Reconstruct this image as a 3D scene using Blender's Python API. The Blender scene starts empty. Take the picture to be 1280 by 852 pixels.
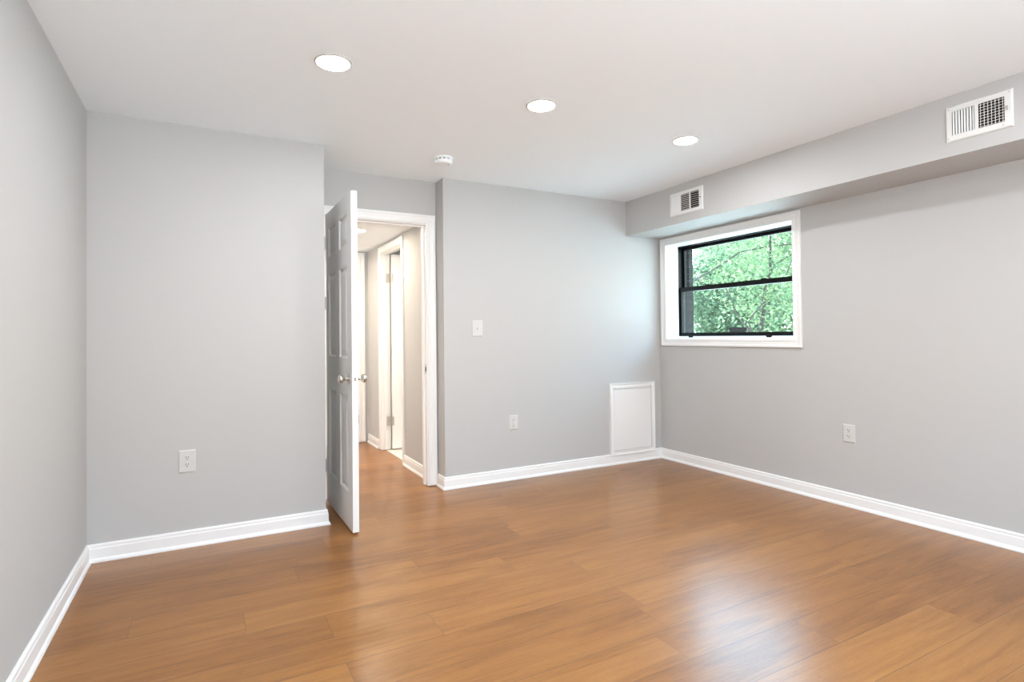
import bpy, math, random
from mathutils import Matrix, Vector

sc = bpy.context.scene
col = sc.collection
PI = math.pi
random.seed(7)

# ------------------------------------------------------------------ camera
CAM_Z = 1.17
F_PX, YAW, CY, PITCH, ROLL = 701.67, math.radians(28.3693), 409.49, math.radians(0.7844), math.radians(0.6054)
r0 = Vector((math.cos(YAW), -math.sin(YAW), 0)); f0 = Vector((math.sin(YAW), math.cos(YAW), 0)); zz = Vector((0, 0, 1))
fw = f0 * math.cos(PITCH) + zz * math.sin(PITCH); up0 = -f0 * math.sin(PITCH) + zz * math.cos(PITCH)
rt = r0 * math.cos(ROLL) - up0 * math.sin(ROLL); up = r0 * math.sin(ROLL) + up0 * math.cos(ROLL)
cd = bpy.data.cameras.new('camera'); cam = bpy.data.objects.new('camera', cd); col.objects.link(cam)
cd.sensor_width = 36; cd.sensor_fit = 'HORIZONTAL'; cd.lens = F_PX / 1280 * 36
cd.shift_y = (CY - 426) / 1280; cd.clip_start = 0.02
cam.matrix_world = Matrix(((rt.x, up.x, -fw.x, 0), (rt.y, up.y, -fw.y, 0), (rt.z, up.z, -fw.z, CAM_Z), (0, 0, 0, 1)))
sc.camera = cam

# ------------------------------------------------------------------ light levels and exposure
SKY_STRENGTH, SKY_AWAY, SKY_TOWARD = 8.0, 0.84, 1.5
SKY_BELOW, SKY_HAZE, SKY_HIGH = (0.90, 0.95, 1.0), (0.62, 0.65, 0.67), (0.54, 0.89, 1.25)
LAMP_COLOR, LAMP_STRENGTH = (0.965, 0.985, 1.01), 172.0
HALL_COLOR, HALL_STRENGTH = (1.0, 0.86, 0.68), 166.0
EXPOSURE = 0.63
w = bpy.data.worlds.new('sky'); sc.world = w; w.use_nodes = True
bg = w.node_tree.nodes['Background']
wt_ = w.node_tree; wr = wt_.nodes.new('ShaderNodeValToRGB'); wz = wt_.nodes.new('ShaderNodeSeparateXYZ'); wc = wt_.nodes.new('ShaderNodeTexCoord')
wm = wt_.nodes.new('ShaderNodeMath'); wm.operation = 'MULTIPLY_ADD'; wm.inputs[1].default_value = 0.5; wm.inputs[2].default_value = 0.5
wt_.links.new(wc.outputs['Generated'], wz.inputs[0]); wt_.links.new(wz.outputs[2], wm.inputs[0]); wt_.links.new(wm.outputs[0], wr.inputs[0]); wt_.links.new(wr.outputs[0], bg.inputs[0])
we = wr.color_ramp.elements; we.new(0.5); we.new(0.5)
for e_, (p_, c_) in zip(we, ((0.47, SKY_BELOW), (0.51, SKY_HAZE), (0.60, SKY_HAZE), (0.70, SKY_HIGH))): e_.position = p_; e_.color = (*c_, 1)
# brighter half of the sky lies beyond the trees (north-east), the other half is dimmer; below the horizon an added pale glow that lights the ceiling
def wmath(op, a, b, clamp=False):
    n = wt_.nodes.new('ShaderNodeMath'); n.operation = op; n.use_clamp = clamp
    for i, v in enumerate((a, b)):
        if isinstance(v, (int, float)): n.inputs[i].default_value = v
        else: wt_.links.new(v, n.inputs[i])
    return n.outputs[0]
dot = wmath('ADD', wmath('MULTIPLY', wz.outputs[0], 0.45), wmath('MULTIPLY', wz.outputs[1], 0.89))
k_ = wmath('MULTIPLY', wmath('SUBTRACT', dot, 0.2), 2.2, True)
az = wmath('ADD', wmath('MULTIPLY', k_, SKY_TOWARD - SKY_AWAY), SKY_AWAY)
low = wmath('LESS_THAN', wz.outputs[2], 0.0)
fac = wmath('ADD', wmath('MULTIPLY', az, wmath('SUBTRACT', 1.0, low)), wmath('MULTIPLY', low, 0.78))
wt_.links.new(wmath('MULTIPLY', fac, SKY_STRENGTH), bg.inputs[1])
sd = bpy.data.lights.new('sun', 'SUN'); sd.energy = 6.5; sd.angle = 0.02; sd.color = (1, 0.97, 0.9)
so = bpy.data.objects.new('sun', sd); col.objects.link(so)
so.rotation_euler = (0, math.radians(-32), math.radians(-25))
so.location = (0, 0, 12)
sc.view_settings.view_transform = 'Standard'; sc.view_settings.look = 'None'
sc.view_settings.gamma = 1; sc.view_settings.use_curve_mapping = False
sc.view_settings.exposure = EXPOSURE
sc.cycles.max_bounces = 14; sc.cycles.diffuse_bounces = 9; sc.cycles.glossy_bounces = 5
sc.cycles.transparent_max_bounces = 24; sc.cycles.sample_clamp_indirect = 8
sc.cycles.caustics_reflective = False; sc.cycles.caustics_refractive = False
sc.cycles.use_denoising = True

# ------------------------------------------------------------------ measures (metres)
xL, yA, xAe, yD, xR2, yB, xS, xR, H, zS = -0.568, 3.6705, 0.6423, 4.1857, 1.5844, 4.0308, 3.378, 3.7763, 2.3856, 2.071
yRear, yW = -1.0, 4.30             # rear wall; hall side of the door wall
xH, xHl, yE, zH = 1.57, -1.20, 6.30, 2.122
xT = 3.30                          # side room

# ------------------------------------------------------------------ materials
def mat(name, color, rough=0.5, metal=0.0, spec=0.5):
    m = bpy.data.materials.new(name); m.use_nodes = True
    b = m.node_tree.nodes['Principled BSDF']
    b.inputs['Base Color'].default_value = (*color, 1); b.inputs['Roughness'].default_value = rough
    b.inputs['Metallic'].default_value = metal; b.inputs['Specular IOR Level'].default_value = spec
    return m
def nd(m, t, **kw):
    n = m.node_tree.nodes.new(t)
    for k, v in kw.items(): setattr(n, k, v)
    return n
def lk(m, a, b): m.node_tree.links.new(a, b)
def mth(m, op, a, b=None, c=None):
    n = nd(m, 'ShaderNodeMath', operation=op)
    for i, v in enumerate((a, b, c)):
        if v is None: continue
        if isinstance(v, (int, float)): n.inputs[i].default_value = v
        else: lk(m, v, n.inputs[i])
    return n.outputs[0]
def comb(m, x, y, z):
    n = nd(m, 'ShaderNodeCombineXYZ')
    for i, v in enumerate((x, y, z)):
        if isinstance(v, (int, float)): n.inputs[i].default_value = v
        else: lk(m, v, n.inputs[i])
    return n.outputs[0]
def noise(m, vec, scale, detail=3, rough=0.5, dist=0.0):
    n = nd(m, 'ShaderNodeTexNoise'); lk(m, vec, n.inputs['Vector'])
    n.inputs['Scale'].default_value = scale; n.inputs['Detail'].default_value = detail
    n.inputs['Roughness'].default_value = rough; n.inputs['Distortion'].default_value = dist
    return n.outputs['Fac']
def ramp(m, fac, stops):
    n = nd(m, 'ShaderNodeValToRGB'); lk(m, fac, n.inputs[0])
    e = n.color_ramp.elements
    while len(e) < len(stops): e.new(0.5)
    for q, (p, c) in zip(e, stops): q.position = p; q.color = (*c, 1)
    return n.outputs['Color']
def paint(name, color, rough, bump=0.04, scale=260):
    m = mat(name, color, rough)
    tc = nd(m, 'ShaderNodeTexCoord').outputs['Object']
    f = noise(m, tc, scale, 2)
    b = nd(m, 'ShaderNodeBump'); b.inputs['Strength'].default_value = bump; b.inputs['Distance'].default_value = 0.002
    lk(m, f, b.inputs['Height']); lk(m, b.outputs[0], m.node_tree.nodes['Principled BSDF'].inputs['Normal'])
    return m
WALL = paint('wall_paint', (0.503, 0.500, 0.490), 0.65)
CEIL = paint('ceiling_paint', (0.885, 0.935, 0.972), 0.8)
TRIM = mat('trim_paint', (0.84, 0.84, 0.83), 0.32)
DOORW = mat('door_paint', (0.82, 0.82, 0.81), 0.36)
PLASTIC = mat('white_plastic', (0.62, 0.62, 0.605), 0.3)
ALARM = mat('alarm_plastic', (0.86, 0.90, 0.92), 0.45)
VENTW = mat('vent_enamel', (0.76, 0.76, 0.745), 0.4)
BLACK = mat('black_vinyl', (0.004, 0.004, 0.0045), 0.4, 0, 0.2)
DARK = mat('cavity_shade', (0.012, 0.012, 0.012), 0.8)  # near-black colour stands in for the shade of hollows without depth
SLOT = mat('slot_dark', (0.015, 0.014, 0.013), 0.8)
GREYP = mat('grey_plastic', (0.45, 0.45, 0.44), 0.4)
NICKEL = mat('satin_nickel', (0.62, 0.59, 0.55), 0.22, 1.0)
STEEL = mat('brushed_steel', (0.60, 0.57, 0.52), 0.4, 1.0)
BARK = mat('bark', (0.05, 0.045, 0.04), 0.9, 0, 0.1)
TRACK = mat('window_track', (0.45, 0.47, 0.46), 0.5)

def wood_floor():
    m = mat('laminate_planks', (0.3, 0.14, 0.06), 0.3)
    P = m.node_tree.nodes['Principled BSDF']; P.inputs['Specular IOR Level'].default_value = 0.55
    tc = nd(m, 'ShaderNodeTexCoord').outputs['Object']
    s = nd(m, 'ShaderNodeSeparateXYZ'); lk(m, tc, s.inputs[0]); X, Y = s.outputs[0], s.outputs[1]
    W, L, Y0 = 0.197, 1.22, 1.292
    yr = mth(m, 'DIVIDE', mth(m, 'SUBTRACT', Y, Y0), W)
    row = mth(m, 'FLOOR', yr); fy = mth(m, 'SUBTRACT', yr, row)
    wn = nd(m, 'ShaderNodeTexWhiteNoise', noise_dimensions='1D'); lk(m, mth(m, 'ADD', row, 3.7), wn.inputs['W'])
    xr = mth(m, 'ADD', mth(m, 'DIVIDE', X, L), mth(m, 'MULTIPLY', wn.outputs['Value'], 7.0))
    cl = mth(m, 'FLOOR', xr); fx = mth(m, 'SUBTRACT', xr, cl)
    idn = nd(m, 'ShaderNodeTexWhiteNoise', noise_dimensions='2D'); lk(m, comb(m, row, cl, 0), idn.inputs['Vector'])
    rid = idn.outputs['Value']
    # grain runs along the plank
    gx = mth(m, 'ADD', mth(m, 'MULTIPLY', X, 1.0), mth(m, 'MULTIPLY', rid, 31.0))
    gv = comb(m, gx, mth(m, 'MULTIPLY', Y, 9.0), mth(m, 'MULTIPLY', rid, 17.0))
    broad = noise(m, gv, 1.6, 5, 0.6, 0.9)
    fine = noise(m, comb(m, mth(m, 'MULTIPLY', gx, 5.0), mth(m, 'MULTIPLY', Y, 80.0), rid), 1.0, 3, 0.6, 0.4)
    swirl = noise(m, comb(m, mth(m, 'MULTIPLY', gx, 2.2), mth(m, 'MULTIPLY', Y, 14.0), rid), 1.2, 2, 0.5, 1.6)
    ring = mth(m, 'ABSOLUTE', mth(m, 'SINE', mth(m, 'MULTIPLY', swirl, 46.0)))
    v = mth(m, 'ADD', mth(m, 'MULTIPLY', broad, 0.62), mth(m, 'MULTIPLY', fine, 0.26))
    v = mth(m, 'ADD', v, mth(m, 'MULTIPLY', ring, 0.06))
    v = mth(m, 'ADD', v, mth(m, 'MULTIPLY', mth(m, 'SUBTRACT', rid, 0.5), 0.13))
    c = ramp(m, v, [(0.30, (0.180, 0.067, 0.014)), (0.47, (0.272, 0.109, 0.025)), (0.66, (0.355, 0.156, 0.039))])
    # seams: long edges, then short ends
    ey = mth(m, 'MULTIPLY', mth(m, 'MINIMUM', fy, mth(m, 'SUBTRACT', 1.0, fy)), W)
    ex = mth(m, 'MULTIPLY', mth(m, 'MINIMUM', fx, mth(m, 'SUBTRACT', 1.0, fx)), L)
    seam = mth(m, 'MAXIMUM', mth(m, 'LESS_THAN', ey, 0.0014), mth(m, 'MULTIPLY', mth(m, 'LESS_THAN', ex, 0.0011), 0.8))
    mx = nd(m, 'ShaderNodeMix', data_type='RGBA'); lk(m, mth(m, 'MULTIPLY', seam, 0.8), mx.inputs[0]); lk(m, c, mx.inputs[6])
    mx.inputs[7].default_value = (0.10, 0.05, 0.025, 1)
    lk(m, mx.outputs[2], P.inputs['Base Color'])
    lk(m, mth(m, 'ADD', 0.277, mth(m, 'MULTIPLY', broad, 0.03)), P.inputs['Roughness'])
    return m
FLOOR = wood_floor()

def tile_mat():
    m = mat('cream_tile', (0.75, 0.70, 0.62), 0.35)
    t = nd(m, 'ShaderNodeTexBrick'); t.offset = 0.0
    lk(m, nd(m, 'ShaderNodeTexCoord').outputs['Object'], t.inputs['Vector'])
    t.inputs['Color1'].default_value = (0.76, 0.71, 0.63, 1); t.inputs['Color2'].default_value = (0.73, 0.68, 0.60, 1)
    t.inputs['Mortar'].default_value = (0.5, 0.46, 0.4, 1); t.inputs['Scale'].default_value = 1
    t.inputs['Brick Width'].default_value = 0.3; t.inputs['Row Height'].default_value = 0.3; t.inputs['Mortar Size'].default_value = 0.003
    lk(m, t.outputs['Color'], m.node_tree.nodes['Principled BSDF'].inputs['Base Color'])
    return m
TILE = tile_mat()
def brick_mat(name, c1, c2, mort):
    m = mat(name, c1, 0.9, 0, 0.05)
    g = nd(m, 'ShaderNodeTexCoord').outputs['Object']
    s = nd(m, 'ShaderNodeSeparateXYZ'); lk(m, g, s.inputs[0])
    t = nd(m, 'ShaderNodeTexBrick'); lk(m, comb(m, mth(m, 'ADD', s.outputs[0], s.outputs[1]), s.outputs[2], 0), t.inputs['Vector'])
    t.inputs['Color1'].default_value = (*c1, 1); t.inputs['Color2'].default_value = (*c2, 1); t.inputs['Mortar'].default_value = (*mort, 1)
    t.inputs['Scale'].default_value = 1; t.inputs['Brick Width'].default_value = 0.2; t.inputs['Row Height'].default_value = 0.067
    t.inputs['Mortar Size'].default_value = 0.006
    lk(m, t.outputs['Color'], m.node_tree.nodes['Principled BSDF'].inputs['Base Color'])
    return m
BRICK = brick_mat('facade_brick', (0.020, 0.017, 0.015), (0.015, 0.013, 0.012), (0.034, 0.032, 0.03))
PIER = brick_mat('pier_brick', (0.006, 0.004, 0.004), (0.004, 0.003, 0.003), (0.009, 0.008, 0.008))

def glass_mat():
    m = bpy.data.materials.new('window_glass'); m.use_nodes = True
    nt = m.node_tree; nt.nodes.remove(nt.nodes['Principled BSDF'])
    t = nd(m, 'ShaderNodeBsdfTransparent'); t.inputs[0].default_value = (0.92, 0.96, 0.94, 1)
    g = nd(m, 'ShaderNodeBsdfGlossy'); g.inputs['Roughness'].default_value = 0.02
    x = nd(m, 'ShaderNodeMixShader'); x.inputs[0].default_value = 0.04
    lk(m, t.outputs[0], x.inputs[1]); lk(m, g.outputs[0], x.inputs[2])
    lk(m, x.outputs[0], nt.nodes['Material Output'].inputs['Surface'])
    return m
GLASS = glass_mat()
def glow(name, color, strength):
    m = mat(name, (0.9, 0.9, 0.9), 0.5); b = m.node_tree.nodes['Principled BSDF']
    b.inputs['Emission Color'].default_value = (*color, 1); b.inputs['Emission Strength'].default_value = strength
    return m
LAMP = glow('downlight_glow', LAMP_COLOR, LAMP_STRENGTH)
HLAMP = glow('hall_downlight_glow', HALL_COLOR, HALL_STRENGTH)
SIDE_FILL = glow('side_room_fill_glow', (1.0, 0.94, 0.86), 400.0)
def leaf_mat(name, a, b_):
    m = bpy.data.materials.new(name); m.use_nodes = True
    nt = m.node_tree; nt.nodes.remove(nt.nodes['Principled BSDF'])
    c = ramp(m, nd(m, 'ShaderNodeNewGeometry').outputs['Random Per Island'], [(0.0, a), (1.0, b_)])
    d = nd(m, 'ShaderNodeBsdfDiffuse'); t = nd(m, 'ShaderNodeBsdfTranslucent')
    lk(m, c, d.inputs[0]); lk(m, c, t.inputs[0])
    x = nd(m, 'ShaderNodeMixShader'); x.inputs[0].default_value = 0.45
    lk(m, d.outputs[0], x.inputs[1]); lk(m, t.outputs[0], x.inputs[2]); lk(m, x.outputs[0], nt.nodes['Material Output'].inputs['Surface'])
    return m
LEAF_A = leaf_mat('leaves_fresh', (0.09, 0.165, 0.085), (0.25, 0.30, 0.16))
LEAF_B = leaf_mat('leaves_deep', (0.05, 0.105, 0.065), (0.15, 0.21, 0.12))
LEAF_C = leaf_mat('leaves_pale', (0.13, 0.20, 0.12), (0.30, 0.34, 0.22))
LAWN = paint('pale_gravel', (0.76, 0.67, 0.58), 0.95, 0.3, 60)

# ------------------------------------------------------------------ mesh helpers
class MB:
    def __init__(s): s.v, s.f, s.sm = [], [], []
    def add(s, vs, fs, smooth=False):
        o = len(s.v); s.v += [tuple(p) for p in vs]; s.f += [tuple(i + o for i in f) for f in fs]; s.sm += [smooth] * len(fs); return s
    def box(s, x0, x1, y0, y1, z0, z1):
        v = [(x, y, z) for z in (z0, z1) for y in (y0, y1) for x in (x0, x1)]
        return s.add(v, [(0, 2, 3, 1), (4, 5, 7, 6), (0, 1, 5, 4), (2, 6, 7, 3), (0, 4, 6, 2), (1, 3, 7, 5)])
    def plate(s, hw, hh, d, bev, cx=0, cz=0, y0=0.0):
        """bevelled plate lying on y=y0, front at y0-d (local wall frame: x right, z up, -y out)"""
        b = bev
        r = [(-hw, -hh), (hw, -hh), (hw, hh), (-hw, hh)]; q = [(-hw + b, -hh + b), (hw - b, -hh + b), (hw - b, hh - b), (-hw + b, hh - b)]
        v = [(cx + x, y0, cz + z) for x, z in r] + [(cx + x, y0 - d * 0.45, cz + z) for x, z in r] + [(cx + x, y0 - d, cz + z) for x, z in q]
        f = [(3, 2, 1, 0), (8, 9, 10, 11)]
        for k in (0, 4):
            for i in range(4):
                j = (i + 1) % 4; f.append((k + i, k + j, k + 4 + j, k + 4 + i))
        return s.add(v, f)
    def lathe(s, prof, n=32, axis='z', c=(0, 0, 0), smooth=True):
        vs, fs = [], []
        for r, h in prof:
            for k in range(n):
                a = 2 * PI * k / n; p = (r * math.cos(a), r * math.sin(a), h)
                if axis == 'y': p = (p[0], h, p[1])
                if axis == 'x': p = (h, p[0], p[1])
                vs.append((p[0] + c[0], p[1] + c[1], p[2] + c[2]))
        for i in range(len(prof) - 1):
            for k in range(n):
                j = (k + 1) % n; fs.append((i * n + k, i * n + j, (i + 1) * n + j, (i + 1) * n + k))
        fs.append(tuple(range(n))); fs.append(tuple(range((len(prof) - 1) * n, len(prof) * n)))
        return s.add(vs, fs, smooth)
    def tube(s, pts, rad, n=8):
        vs, fs = [], []
        pts = [Vector(p) for p in pts]
        for i, p in enumerate(pts):
            d = (pts[min(i + 1, len(pts) - 1)] - pts[max(i - 1, 0)]).normalized()
            a = d.cross(Vector((0.3, 0.2, 1)) if abs(d.z) < 0.9 else Vector((1, 0, 0))).normalized(); b = d.cross(a)
            for k in range(n):
                t = 2 * PI * k / n; vs.append(p + (a * math.cos(t) + b * math.sin(t)) * rad[i])
        for i in range(len(pts) - 1):
            for k in range(n):
                j = (k + 1) % n; fs.append((i * n + k, i * n + j, (i + 1) * n + j, (i + 1) * n + k))
        fs.append(tuple(range(n))); fs.append(tuple(range((len(pts) - 1) * n, len(pts) * n)))
        return s.add(vs, fs, True)
    def build(s, name, m, parent=None, fix=True):
        me = bpy.data.meshes.new(name); me.from_pydata(s.v, [], s.f); me.materials.append(m)
        me.polygons.foreach_set('use_smooth', s.sm)
        if fix:
            import bmesh
            bm = bmesh.new(); bm.from_mesh(me); bmesh.ops.recalc_face_normals(bm, faces=bm.faces)
            for e in bm.edges:
                if len(e.link_faces) == 2 and e.calc_face_angle(0) > 0.7: e.smooth = False
            bm.to_mesh(me); bm.free()
        me.update()
        o = bpy.data.objects.new(name, me); col.objects.link(o)
        if parent: o.parent = parent
        return o
def tag(o, label=None, cat=None, group=None, kind=None):
    if label: o['label'] = label
    if cat: o['category'] = cat
    if group: o['group'] = group
    if kind: o['kind'] = kind
    return o
def empty(name, loc, rz=0.0):
    e = bpy.data.objects.new(name, None); e.empty_display_size = 0.05; col.objects.link(e)
    e.location = loc; e.rotation_euler = (0, 0, rz); return e
def struct(o, label=None): return tag(o, label, kind='structure')
def copy_tree(o, parent=None):
    c = o.copy(); col.objects.link(c); c.parent = parent
    for ch in list(o.children): copy_tree(ch, c)
    return c

# ------------------------------------------------------------------ room shell
t = 0.12
struct(MB().box(xL - t, 4.115, yRear - t, yW, -0.12, 0).box(xHl - t, 1.612, yW, yE + t, -0.12, 0).build('floor', FLOOR))
struct(MB().box(1.612, xT + t, yW, yE + t, -0.12, 0.0).build('floor_side_room', TILE))
struct(MB().box(xL - t, 4.115, yRear - t, yW, H, H + t).build('ceiling', CEIL))
struct(MB().box(xHl - t, xT + t, yW, yE + t, zH, zH + t).build('ceiling_hall', CEIL))
struct(MB().box(xL - t, xL, yRear - t, yA, 0, H).build('wall_left', WALL))
struct(MB().box(xL - t, xAe, yA, yW, 0, H).build('wall_far_left', WALL))
o0, o1, oz = 0.720, 1.516, 2.060   # rough opening of the room door
struct(MB().box(xAe, o0, yD, yW, 0, H).box(o1, xR2, yD, yW, 0, H).box(o0, o1, yD, yW, oz, H).build('wall_doorway', WALL))
struct(MB().box(xR2, xR, yB, yW, 0, H).build('wall_far', WALL))
wy0, wy1, wz0, wz1 = 2.600, 3.975, 1.095, 2.030   # window hole in the right wall
def holed_wall(mb, x0, x1, ya, yb, za, zb, h0, h1, k0, k1):
    return mb.box(x0, x1, ya, h0, za, zb).box(x0, x1, h1, yb, za, zb).box(x0, x1, h0, h1, za, k0).box(x0, x1, h0, h1, k1, zb)
struct(holed_wall(MB(), xR, 4.02, yRear - t, yW, 0, H, wy0, wy1, wz0, wz1).build('wall_right', WALL))
struct(holed_wall(MB(), 4.02, 4.115, yRear - t, yW, 0, H + t, 2.62, 3.93, 1.12, 2.01).build('wall_right_facade', BRICK))
struct(MB().box(xS, xR, yRear, yB, zS, H).build('soffit_right', WALL))
# rear wall behind the camera, with an unseen window opening added for fill daylight
rw = (-0.45, 2.4, 0.45, 2.15)
struct(MB().box(xL, rw[0], yRear - t, yRear, 0, H).box(rw[1], xR, yRear - t, yRear, 0, H).box(rw[0], rw[1], yRear - t, yRear, 0, rw[2])
       .box(rw[0], rw[1], yRear - t, yRear, rw[3], H).build('wall_rear', WALL))
# hall
s0, s1, sz = 5.020, 5.765, 2.050
struct(MB().box(xH, 1.66, yW, s0, 0, zH).box(xH, 1.66, s1, yE, 0, zH).box(xH, 1.66, s0, s1, sz, zH).build('wall_hall_right', WALL))
struct(MB().box(xHl - t, xHl, yW, yE, 0, zH).build('wall_hall_left', WALL))
e0, e1, ez = 0.690, 1.470, 2.045
struct(MB().box(xHl - t, e0, yE, yE + 0.05, 0, zH).box(e1, xT, yE, yE + 0.05, 0, zH).box(e0, e1, yE, yE + 0.05, ez, zH)
       .box(xHl - t, xT, yE + 0.05, yE + t, 0, zH).build('wall_hall_far', WALL))
struct(MB().box(xT, xT + t, yW, yE + t, 0, zH).build('wall_side_room', WALL))

# ------------------------------------------------------------------ trim
BASE = [(0, 0), (0.024, 0), (0.0245, 0.006), (0.021, 0.015), (0.0145, 0.022), (0.0135, 0.070), (0.0115, 0.074), (0.0105, 0.080), (0.0115, 0.085), (0.009, 0.091), (0.005, 0.094), (0, 0.094)]
def baseboard(name, p0, p1, n, a, b):
    """a, b: +1 inside corner, -1 outside corner, 0 cut flat"""
    p0, p1, n = Vector((*p0, 0)), Vector((*p1, 0)), Vector((*n, 0)); d = (p1 - p0).normalized()
    k = len(BASE); mb = MB()
    vs = [p0 + n * o + d * (o * a) + Vector((0, 0, h)) for o, h in BASE] + [p1 + n * o - d * (o * b) + Vector((0, 0, h)) for o, h in BASE]
    mb.add(vs, [(i, (i + 1) % k, k + (i + 1) % k, k + i) for i in range(k)] + [tuple(range(k)), tuple(range(k, 2 * k))])
    return struct(mb.build(name, TRIM))
baseboard('baseboard_left', (xL, yRear), (xL, yA), (1, 0), 0, 1)
baseboard('baseboard_far_left', (xL, yA), (xAe, yA), (0, -1), 1, -1)
baseboard('baseboard_recess_left', (xAe, yA), (xAe, 4.168), (1, 0), -1, 0)
baseboard('baseboard_recess_right', (xR2, 4.168), (xR2, yB), (-1, 0), 0, -1)
baseboard('baseboard_far', (xR2, yB), (xR, yB), (0, -1), -1, 1)
baseboard('baseboard_right', (xR, yB), (xR, yRear), (-1, 0), 1, 0)
baseboard('baseboard_hall_right', (xH, yW), (xH, 4.985), (-1, 0), 0, 0)
baseboard('baseboard_hall_far', (xH, 5.835), (xH, yE), (-1, 0), 0, 1)

CASE = [(0, 0), (0, 0.010), (0.006, 0.0135), (0.020, 0.0135), (0.026, 0.0105), (0.048, 0.0125), (0.056, 0.0165), (0.068, 0.0165), (0.070, 0.014), (0.070, 0)]
def casing(mb, plane, c0, c1, z0, z1, full, prof=CASE, sc_=1.0):
    """mitred moulding around the opening [c0,c1]x[z0,z1]; plane(s, z, h) -> world; full: also along the bottom"""
    k = len(prof)
    def ring(side):
        out = []
        for o, h in prof:
            o *= sc_
            out.append({'bl': (c0 - o, z0 - (o if full else 0)), 'tl': (c0 - o, z1 + o), 'tr': (c1 + o, z1 + o), 'br': (c1 + o, z0 - (o if full else 0))}[side] + (h,))
        return [plane(*q) for q in out]
    seq = ['bl', 'tl', 'tr', 'br'] + (['bl'] if full else [])
    for a, b in zip(seq, seq[1:]):
        mb.add(ring(a) + ring(b), [(i, (i + 1) % k, k + (i + 1) % k, k + i) for i in range(k)] + [tuple(range(k)), tuple(range(k, 2 * k))])
    return mb
# room door: lining, stop and casing
j0, j1, jz = 0.737, 1.499, 2.045
fr = MB()
fr.box(o0, j0, yD, yW, 0.004, oz).box(j1, o1, yD, yW, 0.004, oz).box(j0, j1, yD, yW, jz, oz)
sy0, sy1 = 4.229, 4.266
fr.box(j0, j0 + 0.011, sy0, sy1, 0.004, jz).box(j1 - 0.011, j1, sy0, sy1, 0.004, jz).box(j0 + 0.011, j1 - 0.011, sy0, sy1, jz - 0.011, jz)
casing(fr, lambda s, z, h: (s, yD - h, z), j0 - 0.005, j1 + 0.005, 0.009, jz + 0.005, False)
tr1 = struct(fr.build('trim_1', TRIM), 'white casing and lining of the open doorway')
# strike plate on the right lining
MB().box(j1 - 0.0015, j1, 4.190, 4.224, 0.878, 0.948).build('strike_plate', NICKEL, tr1)
MB().box(j1 - 0.0022, j1 - 0.0012, 4.198, 4.216, 0.897, 0.928).build('strike_hole', DARK, tr1)
# side door of the hall
f2 = MB()
f2.box(xH, 1.66, s0, s0 + 0.02, 0.004, sz).box(xH, 1.66, s1 - 0.02, s1, 0.004, sz).box(xH, 1.66, s0 + 0.02, s1 - 0.02, sz - 0.02, sz)
f2.box(1.595, 1.612, s1 - 0.031, s1 - 0.02, 0.004, sz - 0.02).box(1.595, 1.612, s0 + 0.02, s0 + 0.031, 0.004, sz - 0.02).box(1.595, 1.612, s0 + 0.031, s1 - 0.031, sz - 0.031, sz - 0.02)
casing(f2, lambda s, z, h: (xH - h, s, z), s0 + 0.015, s1 - 0.015, 0.009, sz - 0.015, False, sc_=0.85)
struct(f2.build('trim_2', TRIM), 'white casing of the side door in the hall')
# end door of the hall
f3 = MB()
f3.box(e0, e0 + 0.012, yE, yE + 0.05, 0.004, ez).box(e1 - 0.012, e1, yE, yE + 0.05, 0.004, ez).box(e0 + 0.012, e1 - 0.012, yE, yE + 0.05, ez - 0.012, ez)
casing(f3, lambda s, z, h: (s, yE - h, z), e0 + 0.008, e1 - 0.008, 0.012, ez - 0.008, False)
struct(f3.build('trim_3', TRIM), 'casing of the door at the end of the hall')

# ------------------------------------------------------------------ doors
def panel_leaf(mb, wd, ht, th, cols, rows):
    xs = sorted({0, wd, *[v for c in cols for v in c]}); zs = sorted({0, ht, *[v for r in rows for v in r]})
    for side in (0, 1):
        Y = lambda d: d if side == 0 else th - d
        for i in range(len(xs) - 1):
            for j in range(len(zs) - 1):
                a, b, c, d = xs[i], xs[i + 1], zs[j], zs[j + 1]
                if (a, b) in cols and (c, d) in rows:
                    rings = [(0, 0), (0.005, 0.003), (0.013, 0.010), (0.022, 0.010), (0.050, 0.003)]
                    vs = []
                    for q, dp in rings: vs += [(a + q, Y(dp), c + q), (b - q, Y(dp), c + q), (b - q, Y(dp), d - q), (a + q, Y(dp), d - q)]
                    fs = [(4 * k + m_, 4 * k + (m_ + 1) % 4, 4 * k + 4 + (m_ + 1) % 4, 4 * k + 4 + m_) for k in range(len(rings) - 1) for m_ in range(4)]
                    mb.add(vs, fs + [tuple(range(4 * len(rings) - 4, 4 * len(rings)))])
                else:
                    mb.add([(a, Y(0), c), (b, Y(0), c), (b, Y(0), d), (a, Y(0), d)], [(0, 1, 2, 3)])
    mb.add([(0, 0, 0), (0, th, 0), (0, th, ht), (0, 0, ht), (wd, 0, 0), (wd, th, 0), (wd, th, ht), (wd, 0, ht)],
           [(0, 1, 2, 3), (4, 7, 6, 5), (0, 4, 5, 1), (3, 2, 6, 7)])
    return mb
def weld(o, dist=1e-5):
    import bmesh
    bm = bmesh.new(); bm.from_mesh(o.data); bmesh.ops.remove_doubles(bm, verts=bm.verts, dist=dist)
    bmesh.ops.recalc_face_normals(bm, faces=bm.faces); bm.to_mesh(o.data); bm.free(); return o
ROWS = [(0.212, 0.800), (1.025, 1.595), (1.715, 1.915)]
def hinge(parent, x, y, z, hgt=0.09, dx=0.016, face='y'):
    mb = MB().lathe([(0.0055, -hgt / 2), (0.0055, hgt / 2)], 12, 'z', (x, y, z))
    if face == 'x': mb.box(x - 0.001, x + 0.001, y, y + 0.03, z - hgt / 2, z + hgt / 2)
    else: mb.box(x - 0.03, x, y - 0.001, y + 0.001, z - hgt / 2, z + hgt / 2)
    return mb.build('hinge', STEEL, parent)
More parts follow.
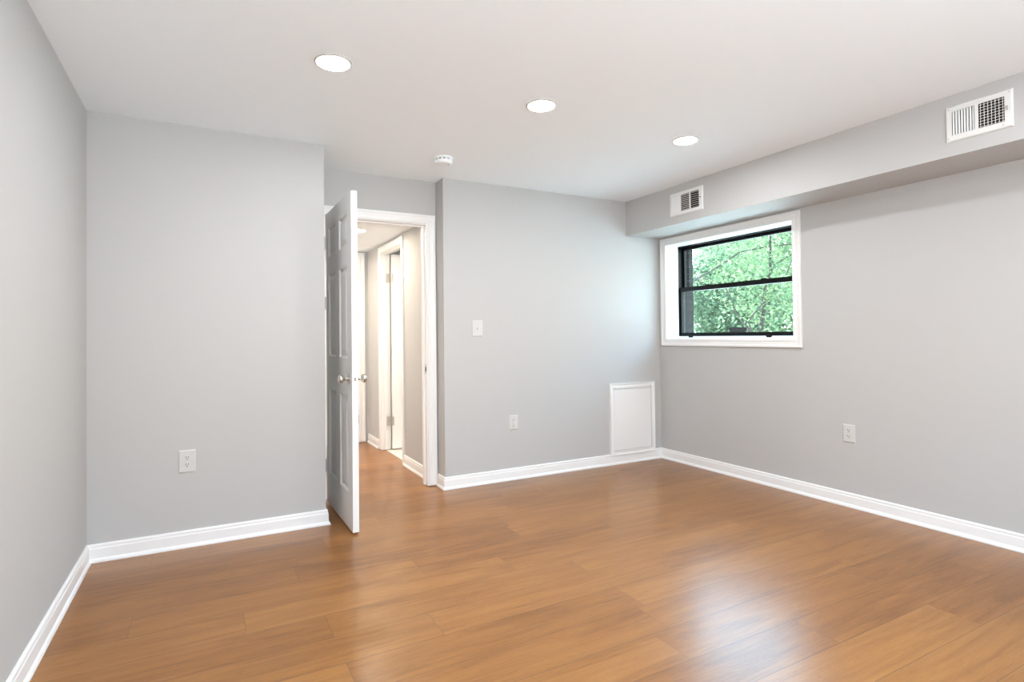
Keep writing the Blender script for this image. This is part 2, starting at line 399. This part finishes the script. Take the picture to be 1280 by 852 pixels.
DW, DH, DT = 0.752, 2.030, 0.036
ang = math.atan2(-DW, 0.012)
d1 = empty('door_1', (0.734, 4.135, 0.014), ang)
tag(d1, 'white six panel door standing open into the room', 'door', kind='structure')
weld(panel_leaf(MB(), DW, DH, DT, [(0.090, 0.316), (0.418, 0.644)], ROWS).build('door_leaf', DOORW, d1))
KX, KZ = DW - 0.068, 0.906
def knob(parent, sgn):
    y0 = 0 if sgn < 0 else DT
    pr = [(0.033, 0), (0.033, 0.004), (0.029, 0.008), (0.015, 0.011), (0.0115, 0.020), (0.0115, 0.028), (0.016, 0.034), (0.024, 0.041), (0.0275, 0.050), (0.0265, 0.058), (0.021, 0.065), (0.010, 0.069), (0.001, 0.070)]
    ro = MB().lathe([(r, y0 + sgn * h) for r, h in pr[:5]], 32, 'y', (KX, 0, KZ)).build('rosette', NICKEL, parent)
    MB().lathe([(r, y0 + sgn * h) for r, h in pr[4:]], 32, 'y', (KX, 0, KZ)).build('door_knob', NICKEL, parent)
knob(d1, -1); knob(d1, 1)
lp = MB().box(DW, DW + 0.0012, 0.006, 0.030, KZ - 0.0285, KZ + 0.0285).build('latch_plate', NICKEL, d1)
MB().add([(DW + 0.0012, 0.011, KZ - 0.011), (DW + 0.0012, 0.025, KZ - 0.011), (DW + 0.0012, 0.025, KZ + 0.011), (DW + 0.0012, 0.011, KZ + 0.011),
          (DW + 0.011, 0.011, KZ - 0.011), (DW + 0.0035, 0.025, KZ - 0.011), (DW + 0.0035, 0.025, KZ + 0.011), (DW + 0.011, 0.011, KZ + 0.011)],
         [(0, 3, 2, 1), (4, 5, 6, 7), (0, 1, 5, 4), (1, 2, 6, 5), (2, 3, 7, 6), (3, 0, 4, 7)]).build('latch_bolt', STEEL, lp)
for z in (0.25, 1.40, 1.83):
    MB().lathe([(0.0055, z - 0.045), (0.0055, z + 0.045)], 12, 'z', (-0.022, -0.004, 0)).box(-0.022, 0.0, -0.004, -0.002, z - 0.045, z + 0.045).box(-0.001, 0.0, -0.002, 0.03, z - 0.045, z + 0.045).build('hinge', STEEL, d1)
# side door, swung into the side room
d2 = empty('door_2', (1.668, 5.740, 0.014), 0)
tag(d2, 'white panel door open into the side room off the hall', 'door', kind='structure')
lf = weld(panel_leaf(MB(), 0.66, 2.010, 0.035, [(0.09, 0.29), (0.37, 0.57)], ROWS).build('door_leaf', DOORW, d2))
lf.location = (0, -0.035, 0)
for z in (0.285, 1.765):
    MB().box(-0.050, -0.008, -0.0165, -0.0145, z - 0.045, z + 0.045).box(0.002, 0.018, -0.0365, -0.035, z - 0.045, z + 0.045).lathe([(0.006, z - 0.045), (0.006, z + 0.045)], 12, 'z', (-0.003, -0.030, 0)).build('hinge', STEEL, d2)
# end door, closed
d3 = empty('door_3', (e0 + 0.014, yE + 0.004, 0.012), 0)
tag(d3, 'closed panel door at the far end of the hall', 'door', kind='structure')
weld(panel_leaf(MB(), 0.752, 2.016, 0.035, [(0.1, 0.33), (0.422, 0.652)], ROWS).build('door_leaf', DOORW, d3))
for z, hh in ((0.25, 0.09), (1.40, 0.17), (1.84, 0.09)):
    MB().lathe([(0.006, z - hh / 2), (0.006, z + hh / 2)], 12, 'z', (0.752, -0.007, 0)).box(0.733, 0.752, -0.002, 0, z - hh / 2, z + hh / 2).build('hinge', STEEL, d3)

# ------------------------------------------------------------------ windows
iy0, iy1, iz0, iz1 = 2.640, 3.935, 1.125, 1.992
wt = MB()
casing(wt, lambda s, z, h: (xR - h, s, z), iy0, iy1, iz0, iz1, True, sc_=0.93)
xf = 3.926
wt.box(xR, xf, wy0, iy0, wz0, wz1).box(xR, xf, iy1, wy1, wz0, wz1).box(xR, xf, iy0, iy1, wz0, iz0).box(xR, xf, iy0, iy1, iz1, wz1)
wt.box(xf - 0.022, xf, iy0, iy1, iz0, 1.146)
struct(wt.build('trim_4', TRIM), 'white casing and reveal of the window')
def rect_frame(mb, x0, x1, ya, yb, za, zb, sl, sr, bt, tp):
    return mb.box(x0, x1, ya, ya + sl, za, zb).box(x0, x1, yb - sr, yb, za, zb).box(x0, x1, ya + sl, yb - sr, za, za + bt).box(x0, x1, ya + sl, yb - sr, zb - tp, zb)
win = empty('window_1', (xf, 3.287, 1.147), 0)
tag(win, 'black framed sash window under the soffit', 'window', kind='structure')
def wpart(mb, name, m, parent=win):
    mb.v = [(x - xf, y - 3.287, z - 1.147) for x, y, z in mb.v]
    return mb.build(name, m, parent)
wpart(rect_frame(MB(), xf, 4.018, 2.602, 3.973, 1.097, 2.028, 0.036, 0.040, 0.055, 0.042), 'window_frame', BLACK)
ls = wpart(rect_frame(MB(), 3.938, 3.968, 2.638, 3.933, 1.152, 1.604, 0.026, 0.024, 0.026, 0.040), 'lower_sash', BLACK)
wpart(MB().box(3.951, 3.955, 2.664, 3.909, 1.178, 1.564), 'pane', GLASS, ls)
us = wpart(rect_frame(MB(), 3.982, 4.010, 2.638, 3.933, 1.566, 1.986, 0.026, 0.024, 0.036, 0.026), 'upper_sash', BLACK)
wpart(MB().box(3.994, 3.998, 2.664, 3.909, 1.602, 1.960), 'pane', GLASS, us)
wpart(MB().box(3.969, 3.981, 3.921, 3.933, 1.152, 1.60), 'sash_track', TRACK)
for y in (2.945, 3.765):
    mb = MB(); z1 = 1.150
    pr = [(y - 0.030, z1), (y + 0.030, z1), (y + 0.024, z1 - 0.011), (y + 0.016, z1 - 0.016), (y - 0.016, z1 - 0.016), (y - 0.024, z1 - 0.011)]
    mb.add([(3.922 - 0.022, a, b) for a, b in pr] + [(3.940 - 0.0001, a, b) for a, b in pr], [tuple(range(6)), tuple(range(6, 12))] + [(i, (i + 1) % 6, 6 + (i + 1) % 6, 6 + i) for i in range(6)])
    wpart(mb, 'sash_lift', BLACK)
for y in (3.02, 3.60):
    wpart(MB().box(3.940, 3.966, y - 0.02, y + 0.02, 1.604, 1.612), 'tilt_latch', BLACK)
# unseen window added behind the camera to let in fill daylight
w2 = empty('fill_window', ((rw[0] + rw[1]) / 2, yRear - 0.07, rw[2]), 0)
tag(w2, 'unseen white framed window added in the rear wall for fill daylight', 'window', kind='structure')
mb = MB(); hw = (rw[1] - rw[0]) / 2; hh = rw[3] - rw[2]
mb.box(-hw, -hw + 0.05, -0.03, 0.03, 0, hh).box(hw - 0.05, hw, -0.03, 0.03, 0, hh).box(-hw + 0.05, hw - 0.05, -0.03, 0.03, 0, 0.05).box(-hw + 0.05, hw - 0.05, -0.03, 0.03, hh - 0.05, hh).box(-0.025, 0.025, -0.03, 0.03, 0.05, hh - 0.05)
mb.build('window_frame', TRIM, w2)

# ------------------------------------------------------------------ ceiling lamps
def downlight(name, x, y, z, label, group, gm):
    o = empty(name, (x, y, z)); tag(o, label, 'ceiling light', group)
    MB().lathe([(0.081, 0), (0.081, -0.003), (0.077, -0.006), (0.071, -0.0065), (0.069, -0.004), (0.069, -0.0005)], 48).build('trim_ring', PLASTIC, o)
    MB().lathe([(0.0685, -0.0006), (0.0685, -0.0040), (0.040, -0.0048), (0.001, -0.005)], 48).build('diffuser', gm, o)
    return o
G = 'recessed lights in the room ceiling'
downlight('recessed_light', 0.487, 2.540, H, 'lit round ceiling light nearest the left wall, in front of the door', G, LAMP)
downlight('recessed_light', 1.551, 2.520, H, 'lit round ceiling light in the middle of the row of three', G, LAMP)
downlight('recessed_light', 2.640, 2.567, H, 'lit round ceiling light nearest the window and wall vents', G, LAMP)
for x in (0.487, 1.551, 2.640):
    downlight('recessed_light', x, 0.60, H, 'lit round ceiling light of the unseen row added behind the camera', 'added recessed lights behind the camera', LAMP)  # extra row added out of view to raise the room's light
downlight('recessed_light', 1.165, 5.04, zH, 'lit round ceiling light in the hall beyond the open door', None, HLAMP)
for x, y in ((0.05, 5.0), (-0.6, 5.6), (0.9, 5.85)):
    downlight('recessed_light', x, y, zH, 'unseen round ceiling light added deeper in the hall to even its light', 'added hall lights out of view', HLAMP)  # hidden lamps added to spread light along the hall
downlight('recessed_light', 2.5, 4.9, zH, 'unseen round ceiling light added in the side room off the hall', None, SIDE_FILL)  # unseen lamp added to brighten the side room

# smoke detector
sdt = empty('smoke_detector', (1.412, 3.575, H)); tag(sdt, 'round white smoke detector on the ceiling near the doorway', 'smoke detector')
MB().lathe([(0.066, 0), (0.066, -0.006), (0.060, -0.009), (0.058, -0.009), (0.058, -0.012)], 40).build('mounting_base', ALARM, sdt)
MB().lathe([(0.054, -0.010), (0.054, -0.020)], 40).build('vent_gap', SLOT, sdt)
mb = MB().lathe([(0.058, -0.019), (0.061, -0.022), (0.060, -0.036), (0.055, -0.043), (0.045, -0.045), (0.001, -0.046)], 40)
for k in range(12):
    a = 2 * PI * k / 12; c, s = math.cos(a), math.sin(a); u = (-s * 0.006, c * 0.006)
    vs = [(c * r + sg * u[0], s * r + sg * u[1], z) for z in (-0.011, -0.021) for r, sg in ((0.050, -1), (0.059, -1), (0.059, 1), (0.050, 1))]
    mb.add(vs, [(0, 1, 2, 3), (4, 7, 6, 5), (0, 4, 5, 1), (1, 5, 6, 2), (2, 6, 7, 3), (3, 7, 4, 0)])
mb.build('cover', ALARM, sdt)
MB().lathe([(0.006, -0.0455), (0.005, -0.048), (0.001, -0.0485)], 16, 'z', (0.03, -0.02, 0)).build('test_button', GREYP, sdt)

# ------------------------------------------------------------------ wall plates (local: x right, z up, -y out of the wall)
def receptacle(parent, cz):
    mb = MB(); n = 24; vs = []
    for y in (-0.006, -0.0085):
        for k in range(n):
            a = 2 * PI * k / n; vs.append((0.0172 * math.cos(a), y, cz + max(-0.0135, min(0.0135, 0.0172 * math.sin(a)))))
    mb.add(vs, [tuple(range(n)), tuple(range(n, 2 * n))] + [(k, (k + 1) % n, n + (k + 1) % n, n + k) for k in range(n)])
    r = mb.build('receptacle', PLASTIC, parent)
    for x, hh in ((-0.0064, 0.0045), (0.0064, 0.0037)):
        MB().box(x - 0.0016, x + 0.0016, -0.0088, -0.0084, cz + 0.004 - hh, cz + 0.004 + hh).build('slot', SLOT, r)
    MB().lathe([(0.0031, -0.0084), (0.0031, -0.0088)], 14, 'y', (0, 0, cz - 0.0075)).build('ground_hole', SLOT, r)
def screw(parent, z, y=-0.006, r=0.003):
    MB().lathe([(r, y), (r, y - 0.001), (r * 0.6, y - 0.0015)], 14, 'y', (0, 0, z)).build('screw', PLASTIC, parent)
def outlet(loc, rz, wd, ht, label):
    o = empty('wall_outlet', loc, rz); tag(o, label, 'outlet', 'duplex wall outlets')
    MB().plate(wd / 2, ht / 2, 0.0065, 0.006).build('cover_plate', PLASTIC, o)
    receptacle(o, 0.0195); receptacle(o, -0.0195); screw(o, 0)
    return o
outlet((-0.110, yA, 0.481), 0, 0.085, 0.127, 'white duplex outlet low on the wall left of the open door')
outlet((xR, 2.249, 0.490), -PI / 2, 0.082, 0.120, 'white duplex outlet on the right wall below the window')
ds = empty('data_outlet', (2.181, yB, 0.462)); tag(ds, 'white wall plate with two small grey ports, left of the access panel', 'outlet')
MB().plate(0.0425, 0.0605, 0.0065, 0.007).build('cover_plate', PLASTIC, ds)
ins = MB().plate(0.010, 0.036, 0.0025, 0.001, 0, 0, -0.006).build('port_insert', PLASTIC, ds)
for z in (0.0255, -0.0255): MB().box(-0.006, 0.006, -0.0092, -0.0084, z - 0.0065, z + 0.0065).build('port', GREYP, ins)
for z in (0.048, -0.048): screw(ds, z)
sw = empty('light_switch', (1.864, yB, 1.230)); tag(sw, 'white toggle light switch on the wall right of the doorway', 'light switch')
MB().plate(0.0455, 0.0645, 0.0065, 0.006).build('cover_plate', PLASTIC, sw)
bz = MB(); n = 24
vs = [(0.0095 * math.cos(2 * PI * k / n), y, 0.018 * math.sin(2 * PI * k / n)) for y in (-0.006, -0.0082) for k in range(n)]
bz.add(vs, [tuple(range(n)), tuple(range(n, 2 * n))] + [(k, (k + 1) % n, n + (k + 1) % n, n + k) for k in range(n)]).build('bezel', PLASTIC, sw)
MB().add([(-0.005, -0.008, -0.012), (0.005, -0.008, -0.012), (0.005, -0.008, 0.008), (-0.005, -0.008, 0.008), (-0.004, -0.020, -0.014), (0.004, -0.020, -0.014), (0.004, -0.019, -0.006), (-0.004, -0.019, -0.006)],
         [(0, 3, 2, 1), (4, 5, 6, 7), (0, 1, 5, 4), (1, 2, 6, 5), (2, 3, 7, 6), (3, 0, 4, 7)]).build('toggle', PLASTIC, sw)
for z in (0.030, -0.030): screw(sw, z)

# access panel
pw, pz0, pz1 = 0.521, 0.083, 0.726
ap = empty('access_panel', (3.420, yB, pz0)); tag(ap, 'white framed access panel low in the corner above the baseboard', 'access panel')
ph = pz1 - pz0; PR = [(0, 0.012), (0, 0.017), (0.004, 0.018), (0.010, 0.015), (0.022, 0.015), (0.028, 0.019), (0.036, 0.020), (0.036, 0.012)]
mb = MB()
casing(mb, lambda s, z, h: (s, -h - 0.003, z), -pw / 2 + 0.036, pw / 2 - 0.036, 0.036, ph - 0.036, True, PR)
mb.box(-pw / 2, pw / 2, -0.0155, 0, 0.0125, 0.036).box(-pw / 2, -pw / 2 + 0.036, -0.0155, 0, 0.036, ph).box(pw / 2 - 0.036, pw / 2, -0.0155, 0, 0.036, ph).box(-pw / 2 + 0.036, pw / 2 - 0.036, -0.0155, 0, ph - 0.036, ph)
mb.build('frame', TRIM, ap)
q = 0.040; dr = MB().plate(pw / 2 - q, (ph - 2 * q - 0.016) / 2, 0.014, 0.004, 0, ph / 2 - 0.008).build('panel_door', TRIM, ap)
MB().box(-pw / 2 + 0.036, pw / 2 - 0.036, -0.004, 0, 0.036, ph - 0.036).build('gap', PLASTIC, ap)
MB().box(-pw / 2 + 0.050, pw / 2 - 0.050, -0.016, -0.004, ph - 0.048, ph - 0.037).build('top_rail', TRIM, ap)

# ------------------------------------------------------------------ wall registers
def flange(mb, wd, ht, holes, hz):
    """plate with openings; holes = [(x0,x1)], hz = half height of the openings"""
    hw, hh, b = wd / 2, ht / 2, 0.006
    r = [(-hw, -hh), (hw, -hh), (hw, hh), (-hw, hh)]; qd = [(-hw + b, -hh + b), (hw - b, -hh + b), (hw - b, hh - b), (-hw + b, hh - b)]
    vs = [(x, 0, z) for x, z in r] + [(x, -0.007, z) for x, z in r] + [(x, -0.012, z) for x, z in qd]
    mb.add(vs, [(k + i, k + (i + 1) % 4, k + 4 + (i + 1) % 4, k + 4 + i) for k in (0, 4) for i in range(4)])
    X = [-hw + b] + [v for h in holes for v in h] + [hw - b]
    for i in range(0, len(X), 2): mb.box(X[i], X[i + 1], -0.0120, -0.0105, -hh + b, hh - b)
    for a, c in holes:
        mb.box(a, c, -0.0120, -0.0105, -hh + b, -hz).box(a, c, -0.0120, -0.0105, hz, hh - b)
    return mb
def slats(parent, name, x0, x1, hz, n, vert, tilt, y, dep, m, th=0.0009):
    for k in range(n):
        mb = MB(); ct, st = math.cos(tilt), math.sin(tilt)
        if vert:
            c = x0 + (x1 - x0) * (k + 0.5) / n
            v = [(c + a * st * dep / 2 + b * ct * th / 2, y - a * ct * dep / 2 + b * st * th / 2, z) for z in (-hz, hz) for a, b in ((-1, -1), (1, -1), (1, 1), (-1, 1))]
        else:
            c = -hz + 2 * hz * (k + 0.5) / n
            v = [(x, y - a * ct * dep / 2 + b * st * th / 2, c + a * st * dep / 2 + b * ct * th / 2) for x in (x0, x1) for a, b in ((-1, -1), (1, -1), (1, 1), (-1, 1))]
        mb.add(v, [(0, 1, 2, 3), (4, 7, 6, 5), (0, 4, 5, 1), (1, 5, 6, 2), (2, 6, 7, 3), (3, 7, 4, 0)]).build(name, m, parent)
v1 = empty('wall_vent', (xS, 3.283, 2.228), -PI / 2); tag(v1, 'small white air vent on the soffit above the window, three louvred sections', 'vent', 'white air vents on the soffit')
flange(MB(), 0.350, 0.186, [(-0.145, -0.062), (-0.048, 0.040), (0.054, 0.140)], 0.066).build('face_frame', VENTW, v1)
MB().box(-0.146, 0.141, -0.0015, -0.0003, -0.067, 0.067).build('duct_shade', DARK, v1)  # flat dark sheet in place of the shaded duct depth
slats(v1, 'slat', -0.145, -0.062, 0.066, 10, True, -1.1, -0.0075, 0.0105, VENTW)
slats(v1, 'slat', -0.048, 0.040, 0.066, 9, False, 0.55, -0.0070, 0.007, VENTW)
slats(v1, 'slat', 0.054, 0.140, 0.066, 8, False, 0.15, -0.0065, 0.007, VENTW)
MB().lathe([(0.0035, -0.012), (0.0035, -0.02), (0.001, -0.021)], 12, 'y', (0.155, 0, 0.005)).build('damper_lever', SLOT, v1)
v2 = empty('wall_vent', (xS, 1.338, 2.234), -PI / 2); tag(v2, 'white air vent at the right end of the soffit, upright slats beside an open grid', 'vent', 'white air vents on the soffit')
flange(MB(), 0.277, 0.182, [(-0.110, -0.013), (0.003, 0.107)], 0.061).build('face_frame', VENTW, v2)
MB().box(-0.111, 0.108, -0.0015, -0.0003, -0.062, 0.062).build('duct_shade', DARK, v2)  # same dark sheet, painted shade behind the slats
slats(v2, 'slat', -0.110, -0.013, 0.061, 8, True, -0.8, -0.0070, 0.0088, VENTW, 0.001)
slats(v2, 'slat', 0.003, 0.107, 0.061, 7, True, 0.35, -0.0085, 0.006, VENTW, 0.0022)
slats(v2, 'grid_bar', 0.003, 0.107, 0.061, 9, False, 0.25, -0.0040, 0.004, VENTW, 0.0012)
lev = MB().box(0.116, 0.120, -0.020, -0.012, -0.010, 0.010).build('damper_lever', STEEL, v2)
for x, z in ((-0.125, 0.075), (-0.125, -0.075), (0.125, 0.075), (0.100, -0.075)):
    MB().lathe([(0.003, -0.0118), (0.003, -0.0130), (0.0015, -0.0134)], 12, 'y', (x, 0, z)).build('screw', GREYP, v2)

# ------------------------------------------------------------------ outside
GZ = 0.55
struct(MB().box(4.2, 40, -25, 40, GZ - 0.3, GZ).build('ground', LAWN))
def tree(name, base, crown, rad, n, leaf, m, limbs, trunk_r, label, seed):
    rng = random.Random(seed)
    o = empty(name, base); tag(o, label, 'tree', 'trees outside the window')
    B = Vector(base)
    cx = Vector(crown)
    MB().tube([(0, 0, 0), (cx - B) * 0.35 + Vector((0.05, 0.08, 0)), (cx - B) * 0.8, (cx - B) + Vector((0, 0.05, rad[2] * 0.5))], [trunk_r, trunk_r * 0.8, trunk_r * 0.5, trunk_r * 0.2], 10).build('trunk', BARK, o)
    for pts, rr in limbs:
        k = len(pts); MB().tube([Vector(p) - B for p in pts], [rr * (1 - 0.75 * i / (k - 1)) for i in range(k)], 8).build('branch', BARK, o)
    vs, fs = [], []
    clumps = []
    for _ in range(max(12, n // 60)):
        while True:
            p = Vector((rng.uniform(-1, 1), rng.uniform(-1, 1), rng.uniform(-1, 1)))
            if 0.25 < p.length < 1: break
        clumps.append(Vector((p.x * rad[0], p.y * rad[1], p.z * rad[2])))
    for i in range(n):
        c = clumps[i % len(clumps)]
        p = cx - B + c + Vector((rng.gauss(0, 0.22), rng.gauss(0, 0.22), rng.gauss(0, 0.17))) * (sum(rad) / 4.5)
        if p.z < 0.25: p.z = rng.uniform(0.25, 0.8)
        d = Vector((rng.gauss(0, 1), rng.gauss(0, 1), rng.gauss(-0.3, 0.6))).normalized()
        s = d.cross(Vector((rng.gauss(0, 0.5), rng.gauss(0, 0.5), 1))).normalized(); nn = d.cross(s)
        L = leaf * rng.uniform(0.6, 1.25); W = L * 0.30
        k = len(vs)
        vs += [p, p + d * L * 0.45 + s * W + nn * L * 0.05, p + d * L, p + d * L * 0.45 - s * W + nn * L * 0.05]
        fs += [(k, k + 1, k + 2), (k, k + 2, k + 3)]
    mb = MB(); mb.add(vs, fs); f = mb.build('foliage', m, o, fix=False)
    return o
tree('leafy_tree', (8.9, 6.95, GZ), (8.9, 6.6, 2.75), (1.0, 1.7, 1.35), 8500, 0.085, LEAF_A,
     [([(8.85, 6.9, 1.0), (8.5, 7.10, 1.55), (8.5, 7.30, 1.98), (8.5, 7.94, 2.30)], 0.022),
      ([(8.5, 8.15, 2.20), (8.5, 7.54, 2.41), (8.5, 6.99, 2.64), (8.5, 6.40, 2.66), (8.5, 6.02, 2.64), (8.5, 5.5, 2.5)], 0.022),
      ([(8.85, 6.9, 0.9), (8.5, 6.84, 1.37), (8.5, 6.55, 1.67), (8.5, 6.45, 2.11), (8.5, 6.26, 2.34), (8.5, 5.96, 2.46), (8.5, 5.6, 2.5)], 0.020),
      ([(8.5, 6.29, 2.31), (8.5, 6.41, 2.55), (8.55, 6.5, 2.8)], 0.010),
      ([(8.5, 6.10, 2.05), (8.5, 5.95, 2.40), (8.5, 5.85, 2.8)], 0.010)],
     0.05, 'leafy tree behind the window with long bare arching branches', 3)
tree('leafy_tree', (12.3, 10.6, GZ), (12.3, 10.5, 2.0), (0.9, 1.6, 1.5), 14000, 0.11, LEAF_B, [], 0.08, 'dense deep green tree low at the left of the window', 5)
tree('leafy_tree', (23.2, 19.8, GZ), (23.2, 19.6, 3.6), (1.5, 2.6, 3.2), 15000, 0.21, LEAF_C, [], 0.12, 'pale green tree farthest back, seen in the upper left of the window', 8)
tree('leafy_tree', (17.0, 12.4, GZ), (17.0, 12.2, 2.9), (1.4, 2.1, 2.4), 14000, 0.15, LEAF_A, [], 0.12, 'bright green tree farther back, seen at the right of the window', 9)
bp = empty('brick_pier', (7.5, 6.23, GZ)); tag(bp, 'dark brick garden pier just above the window sill, outside', 'pier')
MB().box(-0.085, 0.085, -0.085, 0.085, 0, 0.66).build('shaft', PIER, bp)
MB().box(-0.095, 0.095, -0.095, 0.095, 0.66, 0.71).build('cap', PIER, bp)
